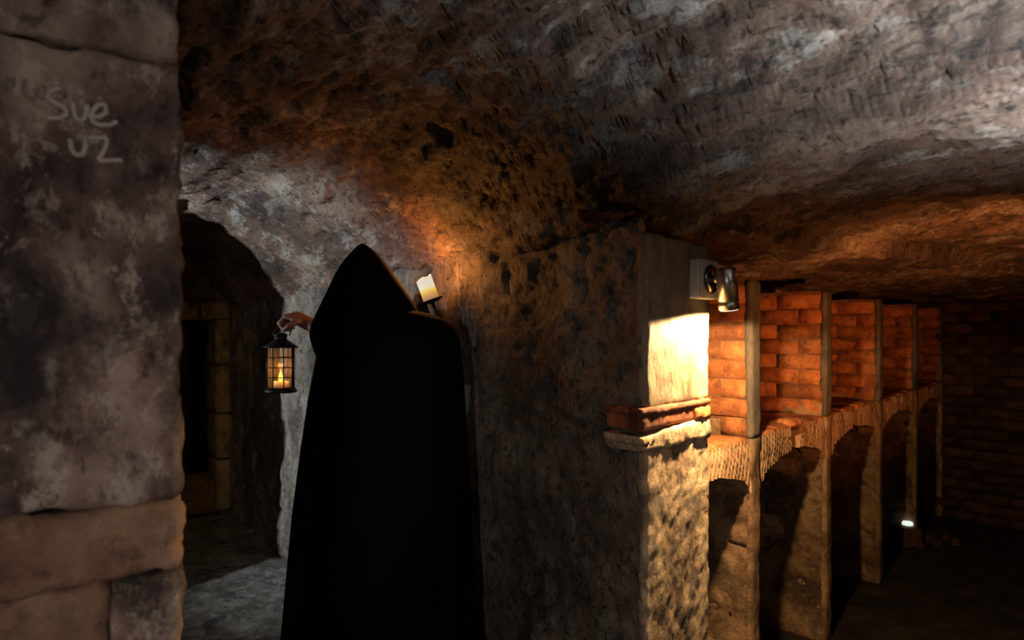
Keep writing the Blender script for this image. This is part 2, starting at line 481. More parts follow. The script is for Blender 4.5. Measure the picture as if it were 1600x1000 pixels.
tag(wr, 'rough sooty stone wall of the corridor behind the cloaked figure', None, None, 'structure')

# end wall with a dark opening, ochre jamb and sill
def plain_disp(P, t, z):
    return fbm(P * 3.0 + 3, 3) * 0.015 + (ridged(P * 7.0 + 8, 3) - 0.7) * 0.008 + fbm(P * 20.0, 2) * 0.004
we = empty('wall_end', v3(EC, 0)); tag(we, 'end wall of the corridor with a dark opening', None, None, 'structure')
NE = -U
def ept(t): return EC + V * t
wall_grid('wall_face', ept(0.62), ept(CW + 0.6), -0.05, 2.4, NE, plain_disp, M_WALL, 0.03, we)
wall_grid('wall_face', ept(-0.05), ept(0.64), 1.70, 2.4, NE, plain_disp, M_WALL, 0.03, we)
zax = (0, 0, 1)
e3 = (V[0], V[1], 0); n3 = (NE[0], NE[1], 0)
for z0, z1 in ((0, 0.42), (0.43, 0.80), (0.81, 1.21), (1.22, 1.60)):
    c = ept(0.055) - NE * 0.16
    rough_block('stone', v3(c, (z0 + z1) / 2), e3, n3, zax, (0.13, 0.36, z1 - z0), M_JAMB, we, 0.03, 0.006, 9, 0.02, z0 * 9)
rough_block('stone', v3(ept(0.40) - NE * 0.15, 0.13), e3, n3, zax, (0.56, 0.36, 0.28), M_JAMB, we, 0.03, 0.006, 9, 0.02, 4)
for t0, t1 in ((0.0, 0.24), (0.25, 0.47), (0.48, 0.72)):
    rough_block('stone', v3(ept((t0 + t1) / 2) - NE * 0.14, 1.67), e3, n3, zax, (t1 - t0, 0.36, 0.15), M_JAMB, we, 0.03, 0.01, 9, 0.025, t0 * 20)
bm = bmesh.new()      # dark alcove behind the opening
Mb = Matrix((Vector(e3), Vector(n3), Vector(zax))).transposed().to_4x4()
Mb.translation = Vector(v3(ept(0.40) - NE * 0.75, 0.95))
add_box(bm, Mb, 0.70, 0.86, 1.92)
bmesh.ops.delete(bm, geom=[f for f in bm.faces if f.calc_center_median().dot(Vector(n3)) > Vector(v3(ept(0.4) - NE * 0.34, 0)).dot(Vector(n3))], context='FACES')
bmesh.ops.reverse_faces(bm, faces=bm.faces)
bm_obj('alcove', bm, M_WALL, we)

# opposite wall of the corridor and walls around the bay where the camera stands
LP = np.array([-0.52, 1.07])                   # corner of the foreground pier
LW = np.array([-2.24, 3.52])                   # far edge of the opening into the side bay
wl = wall_grid('wall_left', LW, ept(CW) , -0.05, 2.4, -V, plain_disp, M_WALL, 0.06, None, True)
tag(wl, 'far side wall of the corridor', None, None, 'structure')
for nm, a_, b_, nr_, lb_ in (('wall_bay_far', LW, (-3.4, 3.9), (0.3, -0.95), 'far wall of the side bay off the corridor'),
                             ('wall_bay_back', (-3.4, 3.95), (-3.4, 0.2), (1, 0), 'back wall of the side bay off the corridor'),
                             ('wall_bay_near', (-3.45, 0.55), (-1.15, 0.75), (0, 1), 'near wall of the side bay off the corridor')):
    tag(wall_grid(nm, a_, b_, -0.05, 2.4, nr_, plain_disp, M_WALL, 0.07), lb_, None, None, 'structure')
wb = wall_grid('wall_back', (-2.2, -2.6), (3.2, -2.6), -0.05, 2.4, (0, 1), plain_disp, M_WALL, 0.08, None, True)
tag(wb, 'rough wall of the bay behind the viewer', None, None, 'structure')
ws = wall_grid('wall_side', (-1.7, 0.5), (-2.2, -2.6), -0.05, 2.4, (1, 0), plain_disp, M_WALL, 0.08, None)
tag(ws, 'rough side wall of the bay behind the viewer', None, None, 'structure')
P2 = PC - U * 1.36                             # second pier, right of the frame
wo = wall_grid('wall_chamber', P2, P2 + B * 4.6, -0.05, 1.9, -N, plain_disp, M_WALL, 0.06)
tag(wo, 'side wall of the chamber facing the brick bins', None, None, 'structure')
wq = wall_grid('wall_near', P2 , P2 - U * 3.6, -0.05, 2.4, V, plain_disp, M_WALL, 0.06)
tag(wq, 'corridor wall running from the chamber towards the viewer', None, None, 'structure')

# ------------------------------------------------------------------ lit pier between corridor and chamber
b3 = (B[0], B[1], 0); nn3 = (N[0], N[1], 0)
pier = empty('wall_pier', v3(PC, 0)); tag(pier, 'stone pier lit by the steel spotlight with a red brick ledge', None, None, 'structure')
def pier_blk(name, z0, z1, mat, out=0.0, left=0.0, w=0.385, dep=0.035, res=0.011, amp=0.007, freq=12, rnd=0.012, seed=0, shape=None, rid=0.4):
    c = PC + B * (w / 2 - left) + U * (dep / 2 - out)
    return rough_block(name, v3(c, (z0 + z1) / 2), b3, (-U[0], -U[1], 0), zax, (w, dep, z1 - z0), mat, pier, res, amp, freq, rnd, seed, shape, rid)
pier_blk('stone', 1.272, 1.755, M_PIER, seed=3, amp=0.0055)
def cap_shape(Q, h):
    Q = Q.copy(); t = (h[2] - Q[:, 2]) / (2 * h[2])        # 0 top, 1 bottom
    s = 1 - 0.10 * t
    left = Q[:, 0] < 0
    Q[:, 0] = np.where(left, Q[:, 0] * s, Q[:, 0])
    Q[:, 2] += np.where(Q[:, 2] > 0, (Q[:, 0] / h[0]) * 0.012, 0)
    return Q
pier_blk('stone', 1.155, 1.212, M_PIERLOW, out=0.008, left=0.035, w=0.42, dep=0.16, res=0.008, amp=0.005, freq=16, seed=8, shape=cap_shape)
pier_blk('brick', 1.214, 1.262, M_REDBRICK, out=0.002, left=0.03, w=0.31, dep=0.14, res=0.008, amp=0.004, freq=22, seed=5)
pier_blk('brick', 1.214, 1.256, M_BRICK, out=0.010, left=-0.275, w=0.11, dep=0.16, res=0.008, amp=0.004, freq=22, seed=15)
pier_blk('brick', 1.258, 1.276, M_REDBRICK, out=0.008, left=0.036, w=0.42, dep=0.16, res=0.008, amp=0.004, freq=22, rnd=0.006, seed=25)
zb = 1.157
for k, hh in enumerate((0.66, 0.50)):
    pier_blk('stone', zb - hh, zb, M_PIERLOW, seed=40 + 9 * k, amp=0.0036, freq=20, rnd=0.008, rid=0.8, out=random.uniform(-0.004, 0.004))
    zb -= hh - 0.006
# red springer brick between pier and vault
rough_block('brick', v3(PC + B * 0.15 - N * 0.10, 1.795), (0.62, 0.72, -0.20), nn3, (0.14, 0.16, 0.97), (0.34, 0.26, 0.05), M_REDBRICK, pier, 0.012, 0.006, 16, 0.012, 77)
# back of the recess between the pier and the first bin
wall_grid('recess', PC + B * 0.37 + U * 0.02, PC + B * 0.37 + U * 0.75, -0.05, 1.8, B, plain_disp, M_WALL, 0.04, pier)

# ------------------------------------------------------------------ wine bins
def brick_mesh(name, L, T, H, seed):
    rr = random.Random(seed)
    bm = bmesh.new()
    bmesh.ops.create_cube(bm, size=1.0)
    bmesh.ops.subdivide_edges(bm, edges=bm.edges[:], cuts=1, use_grid_fill=True)
    for v in bm.verts:
        k = sum(abs(c) > 0.4 for c in v.co)
        s = (1, 1, 0.985, 0.955)[k]
        v.co = Vector((v.co.x * L * (1 - (1 - s) * 0.35) , v.co.y * T * s, v.co.z * H * s))
        v.co += Vector((rr.uniform(-1, 1) * 0.003, rr.uniform(-1, 1) * 0.003, rr.uniform(-1, 1) * 0.003))
    me = bpy.data.meshes.new(name); bm.to_mesh(me); bm.free()
    me.polygons.foreach_set('use_smooth', [True] * len(me.polygons))
    return me
def variants(name, L, T, H, mat, n=5):
    out = []
    for k in range(n):
        me = brick_mesh(name, L, T, H, k * 13 + int(L * 1000)); me.materials.append(mat); out.append(me)
    return out
def place(name, me, parent, loc, xdir, tilt=0.0):
    o = bpy.data.objects.new(name, me)
    o.rotation_euler = (tilt, 0, math.atan2(xdir[1], xdir[0]))
    o.location = loc
    return child(o, parent)

bins = empty('wall_bins', v3(FB, 0)); tag(bins, 'row of brick wine bins with arched lower bays and open upper bays', None, None, 'structure')
T_DIV, D_DIV = 0.085, 0.52
FINS = [np.array([0.902, 2.58]), np.array([1.49, 3.25]), np.array([2.148, 4.0]), np.array([2.80, 4.745]), np.array([3.45, 5.49])]
SHELF = 1.082
UB = variants('brick', 0.211, T_DIV, 0.0695, M_BRICK); UBH = variants('brick', 0.106, T_DIV, 0.0695, M_BRICK)
LB = variants('stone', 0.176, T_DIV, 0.093, M_RUBBLE); LBH = variants('stone', 0.091, T_DIV, 0.093, M_RUBBLE)
for k, f in enumerate(FINS):
    mid = f + B * T_DIV / 2
    dv = empty('divider', v3(mid, 0)); dv.parent = bins; dv.location = Vector(v3(mid, 0)) - bins.location
    bm = bmesh.new()
    Mc = Matrix((Vector((-N[0], -N[1], 0)), Vector(b3), Vector(zax))).transposed().to_4x4()
    Mc.translation = Vector(v3(mid - N * (D_DIV / 2 + 0.01), 0.84))
    add_box(bm, Mc, D_DIV - 0.02, T_DIV - 0.010, 1.68)
    bm_obj('mortar', bm, M_MORTAR, dv)
    def courses(z0, z1, hh, full, half, LL, HL):
        z = z0; r = 0
        while z < z1:
            x = 0.018
            first = (r % 2 == 0)
            while x < D_DIV - 0.02:
                me, ln = (random.choice(half), HL) if first and x < 0.03 else (random.choice(full), LL)
                if x + ln > D_DIV + 0.06: me, ln = random.choice(half), HL
                c = mid - N * (x + ln / 2) + B * random.uniform(-0.003, 0.003)
                place('brick' if full is UB else 'stone', me, dv, v3(c, z + hh / 2 + random.uniform(-0.002, 0.002)), -N, random.uniform(-0.02, 0.02))
                x += ln + 0.009
            z += hh; r += 1
    courses(SHELF + 0.004, 1.66, 0.0725, UB, UBH, 0.205, 0.10)
    courses(0.0, SHELF - 0.03, 0.0955, LB, LBH, 0.17, 0.085)
    # patchy plaster over the lower stones
    rough_block('plaster', v3(mid - B * (T_DIV / 2 - 0.004) - N * 0.26, 0.52), (-N[0], -N[1], 0), b3, zax, (0.49, 0.012, 1.03), M_PLAST, dv, 0.016, 0.009, 9, 0.005, k * 17.0, None, 0.7)
    # rendered front edge, upper and lower
    rough_block('front_edge', v3(mid - N * 0.008, 1.38), b3, nn3, zax, (T_DIV + 0.004, 0.03, 0.60), M_RENDER, dv, 0.016, 0.004, 14, 0.008, k * 5)
    rough_block('front_edge', v3(mid - N * 0.008, 0.54), b3, nn3, zax, (T_DIV + 0.004, 0.03, 1.08), M_RUBBLE, dv, 0.02, 0.004, 14, 0.008, k * 5 + 2)

def arch_panel(a, xdir, L, s0, s1, seed):
    """half of a shallow arch: ribbed panel with a curved underside, 10 cm thick"""
    n = max(4, int((s1 - s0) * L / 0.008)); m = 12
    ss = np.linspace(s0, s1, n + 1)
    x = np.abs(ss - 0.5) * 2
    drop = 0.10 + 0.075 * x ** 2.4 + 0.22 * np.clip(x - 0.86, 0, 1) + 0.008 * perlin(np.stack([ss * 9 + seed, ss * 0 + 0.3, ss * 0 + 0.7], 1))
    front = []; backv = []
    for q in range(n + 1):
        rib = abs(math.sin(ss[q] * L * math.pi / 0.055 + seed))
        p = a + xdir * (ss[q] * L)
        for k in range(m + 1):
            t = k / m
            o_ = 0.006 * min(1.0, rib * 3) * min(1, t * 3) + 0.004 * math.sin(q * 1.7 + k * 0.8 + seed)
            f = p - N * (0.006 - o_); b_ = p - N * 0.10
            z = SHELF - 0.004 - drop[q] * t
            front.append((f[0], f[1], z)); backv.append((b_[0], b_[1], z))
    F = grid_faces(n + 1, m + 1, True); off = len(front)
    F += grid_faces(n + 1, m + 1, False, off)
    for q in range(n):
        for k_ in (0, m):
            u0 = q * (m + 1) + k_; u1 = u0 + m + 1
            F.append([u0, u1, u1 + off, u0 + off] if k_ == 0 else [u1, u0, u0 + off, u1 + off])
    for q in (0, n):
        for k_ in range(m):
            u0 = q * (m + 1) + k_; u1 = u0 + 1
            F.append([u1, u0, u0 + off, u1 + off] if q == 0 else [u0, u1, u1 + off, u0 + off])
    return np_obj('arch_panel', np.array(front + backv), F, M_SPAN, bins, False)
starts = [FINS[0] - B * 0.90] + FINS
for k in range(5):
    a = starts[k] + B * T_DIV; b = starts[k + 1]
    L = np.linalg.norm(b - a); xdir = (b - a) / L
    if k > 0: arch_panel(a, xdir, L, 0.0, 0.43, k * 3.1)
    arch_panel(a, xdir, L, 0.43 if k == 0 else 0.565, 1.0, k * 5.3 + 1)
    # shelf stones of the upper bay
    ns = 4
    for i in range(ns):
        if k == 0 and i < 2: continue
        s0 = i / ns; s1 = (i + 1) / ns
        c = a + xdir * ((s0 + s1) / 2 * L) - N * 0.27
        rough_block('shelf_stone', v3(c, SHELF - 0.012 + random.uniform(-0.004, 0.006)), (xdir[0], xdir[1], 0), nn3, zax, (L / ns - 0.004, 0.53, 0.035), M_BRICK, bins,
                    0.03, 0.006, 14, 0.012, k * 11 + i * 3)
# loose stones on the shelf
rough_block('stone', v3(FINS[0] + B * 0.47 - N * 0.02, SHELF + 0.012), b3, nn3, zax, (0.10, 0.08, 0.035), M_BRICK, bins, 0.012, 0.008, 20, 0.015, 31)
# back of the bins
wall_grid('back_panel', FINS[0] - B * 0.35 - N * D_DIV, FINS[4] + B * 0.5 - N * D_DIV, -0.05, 1.75, N, plain_disp, M_RUBBLE, 0.05, bins, False)

# chamber end wall, brick by brick where it can be seen
CE0 = FINS[4] + B * 0.02 + N * 0.0
ce = empty('wall_chamber_end', v3(CE0, 0)); tag(ce, 'dark brick end wall of the chamber beyond the bins', None, None, 'structure')
cd = -U
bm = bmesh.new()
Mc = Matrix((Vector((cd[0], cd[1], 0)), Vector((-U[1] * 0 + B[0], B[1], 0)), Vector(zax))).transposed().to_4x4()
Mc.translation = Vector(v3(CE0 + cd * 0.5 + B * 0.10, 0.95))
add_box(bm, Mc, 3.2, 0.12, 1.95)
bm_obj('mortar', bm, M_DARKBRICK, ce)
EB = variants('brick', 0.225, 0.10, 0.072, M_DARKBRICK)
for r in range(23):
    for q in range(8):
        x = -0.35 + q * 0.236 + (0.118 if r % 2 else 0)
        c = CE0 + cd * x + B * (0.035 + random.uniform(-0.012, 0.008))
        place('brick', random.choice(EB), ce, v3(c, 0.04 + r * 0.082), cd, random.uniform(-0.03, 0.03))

# ------------------------------------------------------------------ foreground pier
FD = np.array([0.85, 0.527]); FN = np.array([0.527, -0.85])
fp = empty('wall_foreground', v3(LP, 0)); tag(fp, 'pinkish weathered stone pier with a projecting ledge course and chalk scrawl', None, None, 'structure')
def fblk(z0, z1, mat, x0=0.0, x1=0.75, out=0.0, amp=0.009, rnd=0.012, seed=0, shape=None, freq=16, dep=0.55):
    c = LP - FD * ((x0 + x1) / 2) - FN * (dep / 2 - out)
    return rough_block('stone', v3(c, (z0 + z1) / 2), (FD[0], FD[1], 0), (FN[0], FN[1], 0), zax, (x1 - x0, dep, z1 - z0), mat, fp, 0.013, amp, freq, rnd, seed, shape)
def tilt_bottom(Q, h):
    Q = Q.copy(); lo = Q[:, 2] < 0
    Q[:, 2] += np.where(lo, (Q[:, 0] - h[0]) / (2 * h[0]) * 0.03, 0); return Q
def tilt_top(Q, h):
    Q = Q.copy(); hi = Q[:, 2] > 0
    Q[:, 2] += np.where(hi, (Q[:, 0] - h[0]) / (2 * h[0]) * 0.03, 0); return Q
fblk(1.905, 2.30, M_FORE, seed=2, out=-0.004)
fblk(1.222, 1.897, M_FORE, seed=11)
fblk(1.118, 1.218, M_FORE2, x0=-0.008, out=0.012, seed=21, shape=tilt_bottom, rnd=0.018)
fblk(1.0, 1.112, M_FORE2, x0=0.10, seed=31, shape=tilt_top, rnd=0.02)
fblk(0.86, 1.112, M_FORE, x0=-0.004, x1=0.098, seed=41, rnd=0.02)
fblk(0.55, 0.995, M_FORE, x0=0.10, seed=51)
fblk(0.55, 0.852, M_FORE, x0=-0.002, x1=0.098, seed=61)
fblk(-0.02, 0.542, M_FORE, seed=71)

# chalk scrawl on the foreground pier: pixel strokes traced onto its face
FSTONES = [o for o in COL.objects if o.parent is fp or o.parent == fp]
def pier_point(px, py, out):
    d = np.array([(px - 800) / FPX, 1.0]); h = (520 - py) / FPX
    t = ((LP + FN * out) @ FN) / (d @ FN)
    return (d[0] * t, d[1] * t, EYE + h * t)
def zpt(x, y): return 60 + x * 0.15, 120 + y * 0.15
strokes = [[(235, 120), (170, 125), (105, 165), (110, 230), (170, 275), (260, 310), (300, 370), (250, 420), (90, 440)],
           [(355, 270), (370, 360), (390, 430), (440, 460), (490, 420), (500, 290)],
           [(500, 290), (520, 400), (560, 420)],
           [(560, 420), (640, 420), (710, 370), (690, 300), (620, 300), (560, 370), (560, 470), (640, 510), (740, 505), (815, 460)],
           [(330, 650), (345, 760), (390, 820), (460, 820), (490, 740), (485, 630)],
           [(525, 645), (620, 640), (700, 635), (715, 700), (680, 780), (630, 860), (625, 890), (740, 880), (870, 875)]]
for st in strokes:
    pts = [pier_point(*zpt(*q), 0.0) for q in st]
    fine = []
    for a, b in zip(pts, pts[1:]):
        for k in range(10): fine.append(tuple(a[i] + (b[i] - a[i]) * k / 10 for i in range(3)))
    fine.append(pts[-1])
    # press the strokes onto the uneven stone
    out = []
    for q in fine:
        W = Vector(q) - Vector(v3(LP, 0))
        n = Vector((FN[0], FN[1], 0))
        hits = [h[1] for h in (o.ray_cast(Vector(q) + n * 0.2, -n) for o in FSTONES) if h[0]]
        loc = max(hits, key=lambda h: h.dot(n)) if hits else Vector(q)
        out.append(loc + n * 0.002)
    bm = bmesh.new(); add_tube(bm, out, 0.0040, 6)
    bm_obj('chalk_stroke', bm, M_CHALK, fp, True)

# ------------------------------------------------------------------ wall spotlight on the pier
def spot_light(name, loc, aim, watts, col, size, blend, radius):
    l = bpy.data.lights.new(name, 'SPOT'); l.energy = watts; l.color = col; l.spot_size = size; l.spot_blend = blend; l.shadow_soft_size = radius
    o = bpy.data.objects.new(name, l); o.location = loc
    o.rotation_euler = (Vector(aim) - Vector(loc)).to_track_quat('-Z', 'Y').to_euler()
    COL.objects.link(o); return o

def spotlight(mount, nrm, head_dir, label, box=(0.115, 0.118, 0.036), reach=0.062, head_drop=0.0):
    mount = Vector(mount); nrm = Vector(nrm).normalized(); hd = Vector(head_dir).normalized()
    r = empty('wall_spotlight', mount); tag(r, label, 'spotlight')
    M = frame(mount, nrm, (nrm.y, -nrm.x, 0) if abs(nrm.z) < 0.9 else (1, 0, 0))
    up = M.col[1].xyz
    bm = bmesh.new(); add_box(bm, M @ Matrix.Translation((0, 0, box[2] / 2)), box[0], box[1], box[2], 0.006); bm_obj('junction_box', bm, M_BOX, r)
    bm = bmesh.new(); add_box(bm, M @ Matrix.Translation((0, 0, box[2] + 0.003)), box[0] * 0.97, box[1] * 0.97, 0.006, 0.002); bm_obj('box_lid', bm, M_BOX, r)
    bm = bmesh.new(); add_lathe(bm, [(0.044, 0), (0.044, 0.006), (0.040, 0.010), (0.0, 0.011)], M @ Matrix.Translation((0, 0, box[2] + 0.005)), 32, False); bm_obj('rosette', bm, M_CHROME, r, True)
    p0 = mount + nrm * (box[2] + 0.014)
    hc = mount + nrm * (box[2] + reach + 0.03)            # head axis passes here
    top = hc + up * 0.012 * (1 if hd.dot(up) < 0 else -1)
    bm = bmesh.new(); add_tube(bm, [p0, p0 + nrm * 0.02, top], 0.0085, 12); bm_obj('arm', bm, M_CHROME, r, True)
    bm = bmesh.new(); add_lathe(bm, [(0.0, -0.012), (0.011, -0.008), (0.013, 0), (0.011, 0.008), (0.0, 0.012)], frame(p0 + nrm * 0.012, nrm), 16, False); bm_obj('knuckle', bm, M_STEEL, r, True)
    Mh = frame(top - hd * 0.018, hd)
    Lh = 0.122; R = 0.030
    bm = bmesh.new()
    add_lathe(bm, [(0, 0), (R - 0.002, 0), (R, 0.002), (R, Lh * .78), (R - 0.0012, Lh * .785), (R - 0.0012, Lh * .795), (R, Lh * .80), (R, Lh), (R - 0.003, Lh), (R - 0.003, Lh - 0.006)], Mh, 40, False)
    bm_obj('lamp_head', bm, M_STEEL, r, True)
    bm = bmesh.new(); add_lathe(bm, [(0, Lh - 0.004), (R - 0.003, Lh - 0.004), (R - 0.004, Lh + 0.003), (0, Lh + 0.005)], Mh, 32, False)
    bm_obj('lens', bm, M_LENS, r, True)
    return r, Mh @ Vector((0, 0, Lh + 0.010))

mp = PC + B * 0.30
sp, mouth = spotlight(v3(mp, 1.64), nn3, (B[0] * 0.20, B[1] * 0.20, -1), 'brushed steel spotlight on a pale grey box at the top of the pier', reach=0.026)
aim = mouth + Vector((B[0] * 0.04, B[1] * 0.04, -1))
spot_light('pier_spot', mouth, aim, SPOT_WARM_W, (1.0, 0.66, 0.30), math.radians(175), 0.08, 0.02)

# cool spotlights out of the picture: one by the second pier, one in the side bay; added fills behind the camera
q = P2 - U * 0.10
sp2, mouth2 = spotlight(v3(q + V * 0.02, 1.16), (V[0], V[1], 0), (-0.1, 0.2, 1), 'steel spotlight turned up to the vault beside the viewer')
spot_light('vault_spot', mouth2, mouth2 + Vector((-0.12, 0.22, 1)), SPOT_UP_W, (0.82, 0.94, 1.0), math.radians(112), 1.0, 0.03)
sp3, mouth3 = spotlight((-3.37, 2.12, 1.62), (1, 0, 0), (0.7, 0.5, -0.4), 'steel spotlight on the back wall of the side bay')
spot_light('corridor_spot', (-3.2, 2.15, 1.5), (-1.25, 4.05, 1.5), SPOT_FAR_W, (0.80, 0.94, 1.0), math.radians(78), 0.7, 0.05)
q4 = P2 + B * 0.55 - N * 0.02
sp4, mouth4 = spotlight(v3(q4, 1.25), (-N[0], -N[1], 0), (0.1, 0.1, -1), 'steel spotlight on the chamber side of the second pier')
spot_light('chamber_spot', v3(q4 - N * 0.16, 1.13), v3(FINS[1] + B * 0.35, 1.95), CHAMBER_W, (1.0, 0.36, 0.10), math.radians(66), 0.8, 0.05)
sp6, mouth6 = spotlight((-0.6, -2.57, 1.25), (0, 1, 0), (0.25, 1, -0.1), 'added steel fill spotlight low on the wall behind the viewer')
spot_light('wall_fill', (-0.6, -2.40, 1.2), (0.05, 2.4, 0.95), WALL_FILL_W, (1.0, 0.90, 0.80), math.radians(27), 0.9, 0.08)  # unseen fill, added with its fixture to brighten the corridor wall
sp5, mouth5 = spotlight((1.0, -2.57, 1.45), (0, 1, 0), (-0.4, 1, -0.05), 'added steel fill spotlight on the wall behind the viewer')
spot_light('fore_pier_fill', (0.95, -2.40, 1.45), (-0.68, 0.95, 1.42), FORE_FILL_W, (1.0, 0.90, 0.85), math.radians(30), 0.5, 0.05)  # unseen fill, added with its fixture to brighten the foreground pier

# ------------------------------------------------------------------ cloaked figure
FY = 2.35; FS = FPX / FY
def fx(px): return (px - 800) / FS
def fz(py): return EYE + (520 - py) / FS
person = empty('person', (fx(600), FY, 0)); tag(person, 'hooded figure in a long black cloak seen from behind, holding lantern and candle', 'person')

def interp(rows, z):
    rows = sorted(rows)
    zs = [r[0] for r in rows]
    return [float(np.interp(z, zs, [r[k] for r in rows])) for k in range(1, len(rows[0]))]

# cloak body: rows of (z, left, right, half depth)
cl = [(0.02, fx(430), fx(752), 0.30), (fz(1000), fx(447), fx(743), 0.275), (fz(900), fx(455), fx(739), 0.255), (fz(800), fx(463), fx(735), 0.235), (fz(700), fx(475), fx(730), 0.21),
      (fz(620), fx(486), fx(726), 0.19), (fz(560), fx(497), fx(722), 0.175), (fz(530), fx(503), fx(718), 0.165), (fz(512), fx(508), fx(708), 0.15), (fz(500), fx(515), fx(695), 0.135),
      (fz(491), fx(530), fx(676), 0.115), (fz(484), fx(560), fx(640), 0.09)]
NA = 160
zs_ = np.concatenate([np.linspace(0.02, 1.40, 56), np.linspace(1.41, fz(484), 22)])
verts = []
for z in zs_:
    l_, r_, dp = interp(cl, z)
    cx = (l_ + r_) / 2; hw = (r_ - l_) / 2
    k = np.clip((1.45 - z) / 1.2, 0, 1) ** 0.8
    for i in range(NA):
        th = 2 * math.pi * i / NA
        c, s = math.cos(th), math.sin(th)
        e = 0.86
        x = math.copysign(abs(c) ** e, c); y = math.copysign(abs(s) ** e, s)
        fold = 0.5 * math.sin(13 * th + 0.9 * math.sin(2.1 * z) + 0.7) + 0.35 * math.sin(21 * th + 2.2 + 0.6 * z) + 0.25 * math.sin(7 * th + 1.1)
        f = fold * 0.13 * k
        verts.append((cx + x * hw * (1 + f * 0.25), FY + y * dp * (1 + f), z))
nz = len(zs_)
faces = []
for j in range(nz - 1):
    for i in range(NA):
        a = j * NA + i; b = j * NA + (i + 1) % NA
        faces.append([a, b, b + NA, a + NA])
cloak = np_obj('cloak', np.array(verts), faces, M_CLOAK, person)
md = cloak.modifiers.new('thick', 'SOLIDIFY'); md.thickness = 0.004; md.offset = -1

# hood and its short drape: open towards the front
hd_ = [(fz(382), fx(566), fx(571)), (fz(386), fx(559), fx(577)), (fz(394), fx(551), fx(587)), (fz(405), fx(541), fx(597)), (fz(420), fx(530), fx(609)), (fz(435), fx(522), fx(620)), (fz(450), fx(515), fx(631)),
       (fz(470), fx(505), fx(644)), (fz(490), fx(495), fx(655)), (fz(508), fx(487), fx(664)), (fz(520), fx(484), fx(672)), (fz(530), fx(485), fx(682)), (fz(545), fx(490), fx(700)), (fz(560), fx(496), fx(712)),
       (fz(580), fx(503), fx(716))]
hz = np.array([fz(y) for y in np.linspace(580, 382, 56)])
NH = 72; verts = []
for z in hz:
    l_, r_ = interp(hd_, z)
    cx = (l_ + r_) / 2; hw = (r_ - l_) / 2
    t = (z - hz[0]) / (hz[-1] - hz[0])
    back = 0.155 * math.sqrt(max(0.0, 1 - max(0, (t - 0.35) / 0.66) ** 2.2)) + 0.01
    if t < 0.35: back = 0.155 + 0.03 * (0.35 - t) / 0.35
    front = 0.14 if t > 0.3 else 0.17
    front = front * (1 - max(0, (t - 0.55) / 0.45) ** 2 * 0.75)
    op = 0.62 if t > 0.25 else 0.62 * max(0.12, t / 0.25)      # half angle of the face opening
    for i in range(NH + 1):
        th = math.pi / 2 + op + (2 * math.pi - 2 * op) * i / NH
        c, s = math.cos(th), math.sin(th)
        fo = 1 + 0.04 * math.sin(9 * th + 3 * z) * (1 - t)
        y = s * (front if s > 0 else back) * fo
        verts.append((cx + c * hw, FY + 0.01 + y, z))
faces = grid_faces(len(hz), NH + 1, True)
hood = np_obj('hood', np.array(verts), faces, M_CLOAK, person)
md = hood.modifiers.new('thick', 'SOLIDIFY'); md.thickness = 0.004; md.offset = -1

# body: one continuous surface grown from tapered limbs and fused
bm = bmesh.new()
def ball(p, r, sc=(1, 1, 1)):
    bmesh.ops.create_uvsphere(bm, u_segments=16, v_segments=12, radius=1.0, matrix=Matrix.Translation(Vector(p)) @ Matrix.Diagonal((r * sc[0], r * sc[1], r * sc[2], 1)))
def limb(pts, rs):
    for (a, b, ra, rb) in zip(pts, pts[1:], rs, rs[1:]):
        a, b = Vector(a), Vector(b); n = max(2, int((b - a).length / (0.35 * min(ra, rb))))
        n = min(n, 26)
        for k in range(n + 1):
            t = k / n
            bmesh.ops.create_icosphere(bm, subdivisions=2, radius=ra + (rb - ra) * t, matrix=Matrix.Translation(a.lerp(b, t)))
bx = fx(602)
ball((bx, FY, 0.95), 0.15, (1.1, 0.75, 0.9))
limb([(bx, FY, 0.95), (bx, FY, 1.15), (bx, FY + 0.01, 1.32)], [0.115, 0.105, 0.12])
ball((bx, FY + 0.01, 1.33), 0.15, (1.12, 0.68, 0.75))
limb([(bx, FY, 1.40), (bx + 0.0, FY + 0.02, 1.50)], [0.055, 0.048])
HC = Vector((fx(572), FY + 0.045, 1.585))
ball(HC, 0.10, (0.76, 0.95, 1.12)); ball(HC + Vector((0, 0.035, -0.055)), 0.06, (0.85, 0.9, 1))
limb([(bx, FY + 0.02, 1.48), tuple(HC + Vector((0, -0.01, -0.05)))], [0.048, 0.05])
limb([HC + Vector((0, 0.093, 0.01)), HC + Vector((0, 0.108, -0.028))], [0.009, 0.013])
for s in (-1, 1): ball(HC + Vector((s * 0.076, -0.005, -0.01)), 0.03, (0.3, 0.6, 1))
for s in (-1, 1):
    limb([(bx + s * 0.085, FY, 0.92), (bx + s * 0.095, FY + 0.015, 0.50), (bx + s * 0.10, FY - 0.01, 0.10)], [0.082, 0.055, 0.037])
    limb([(bx + s * 0.10, FY - 0.03, 0.045), (bx + s * 0.12, FY + 0.15, 0.03)], [0.042, 0.03])
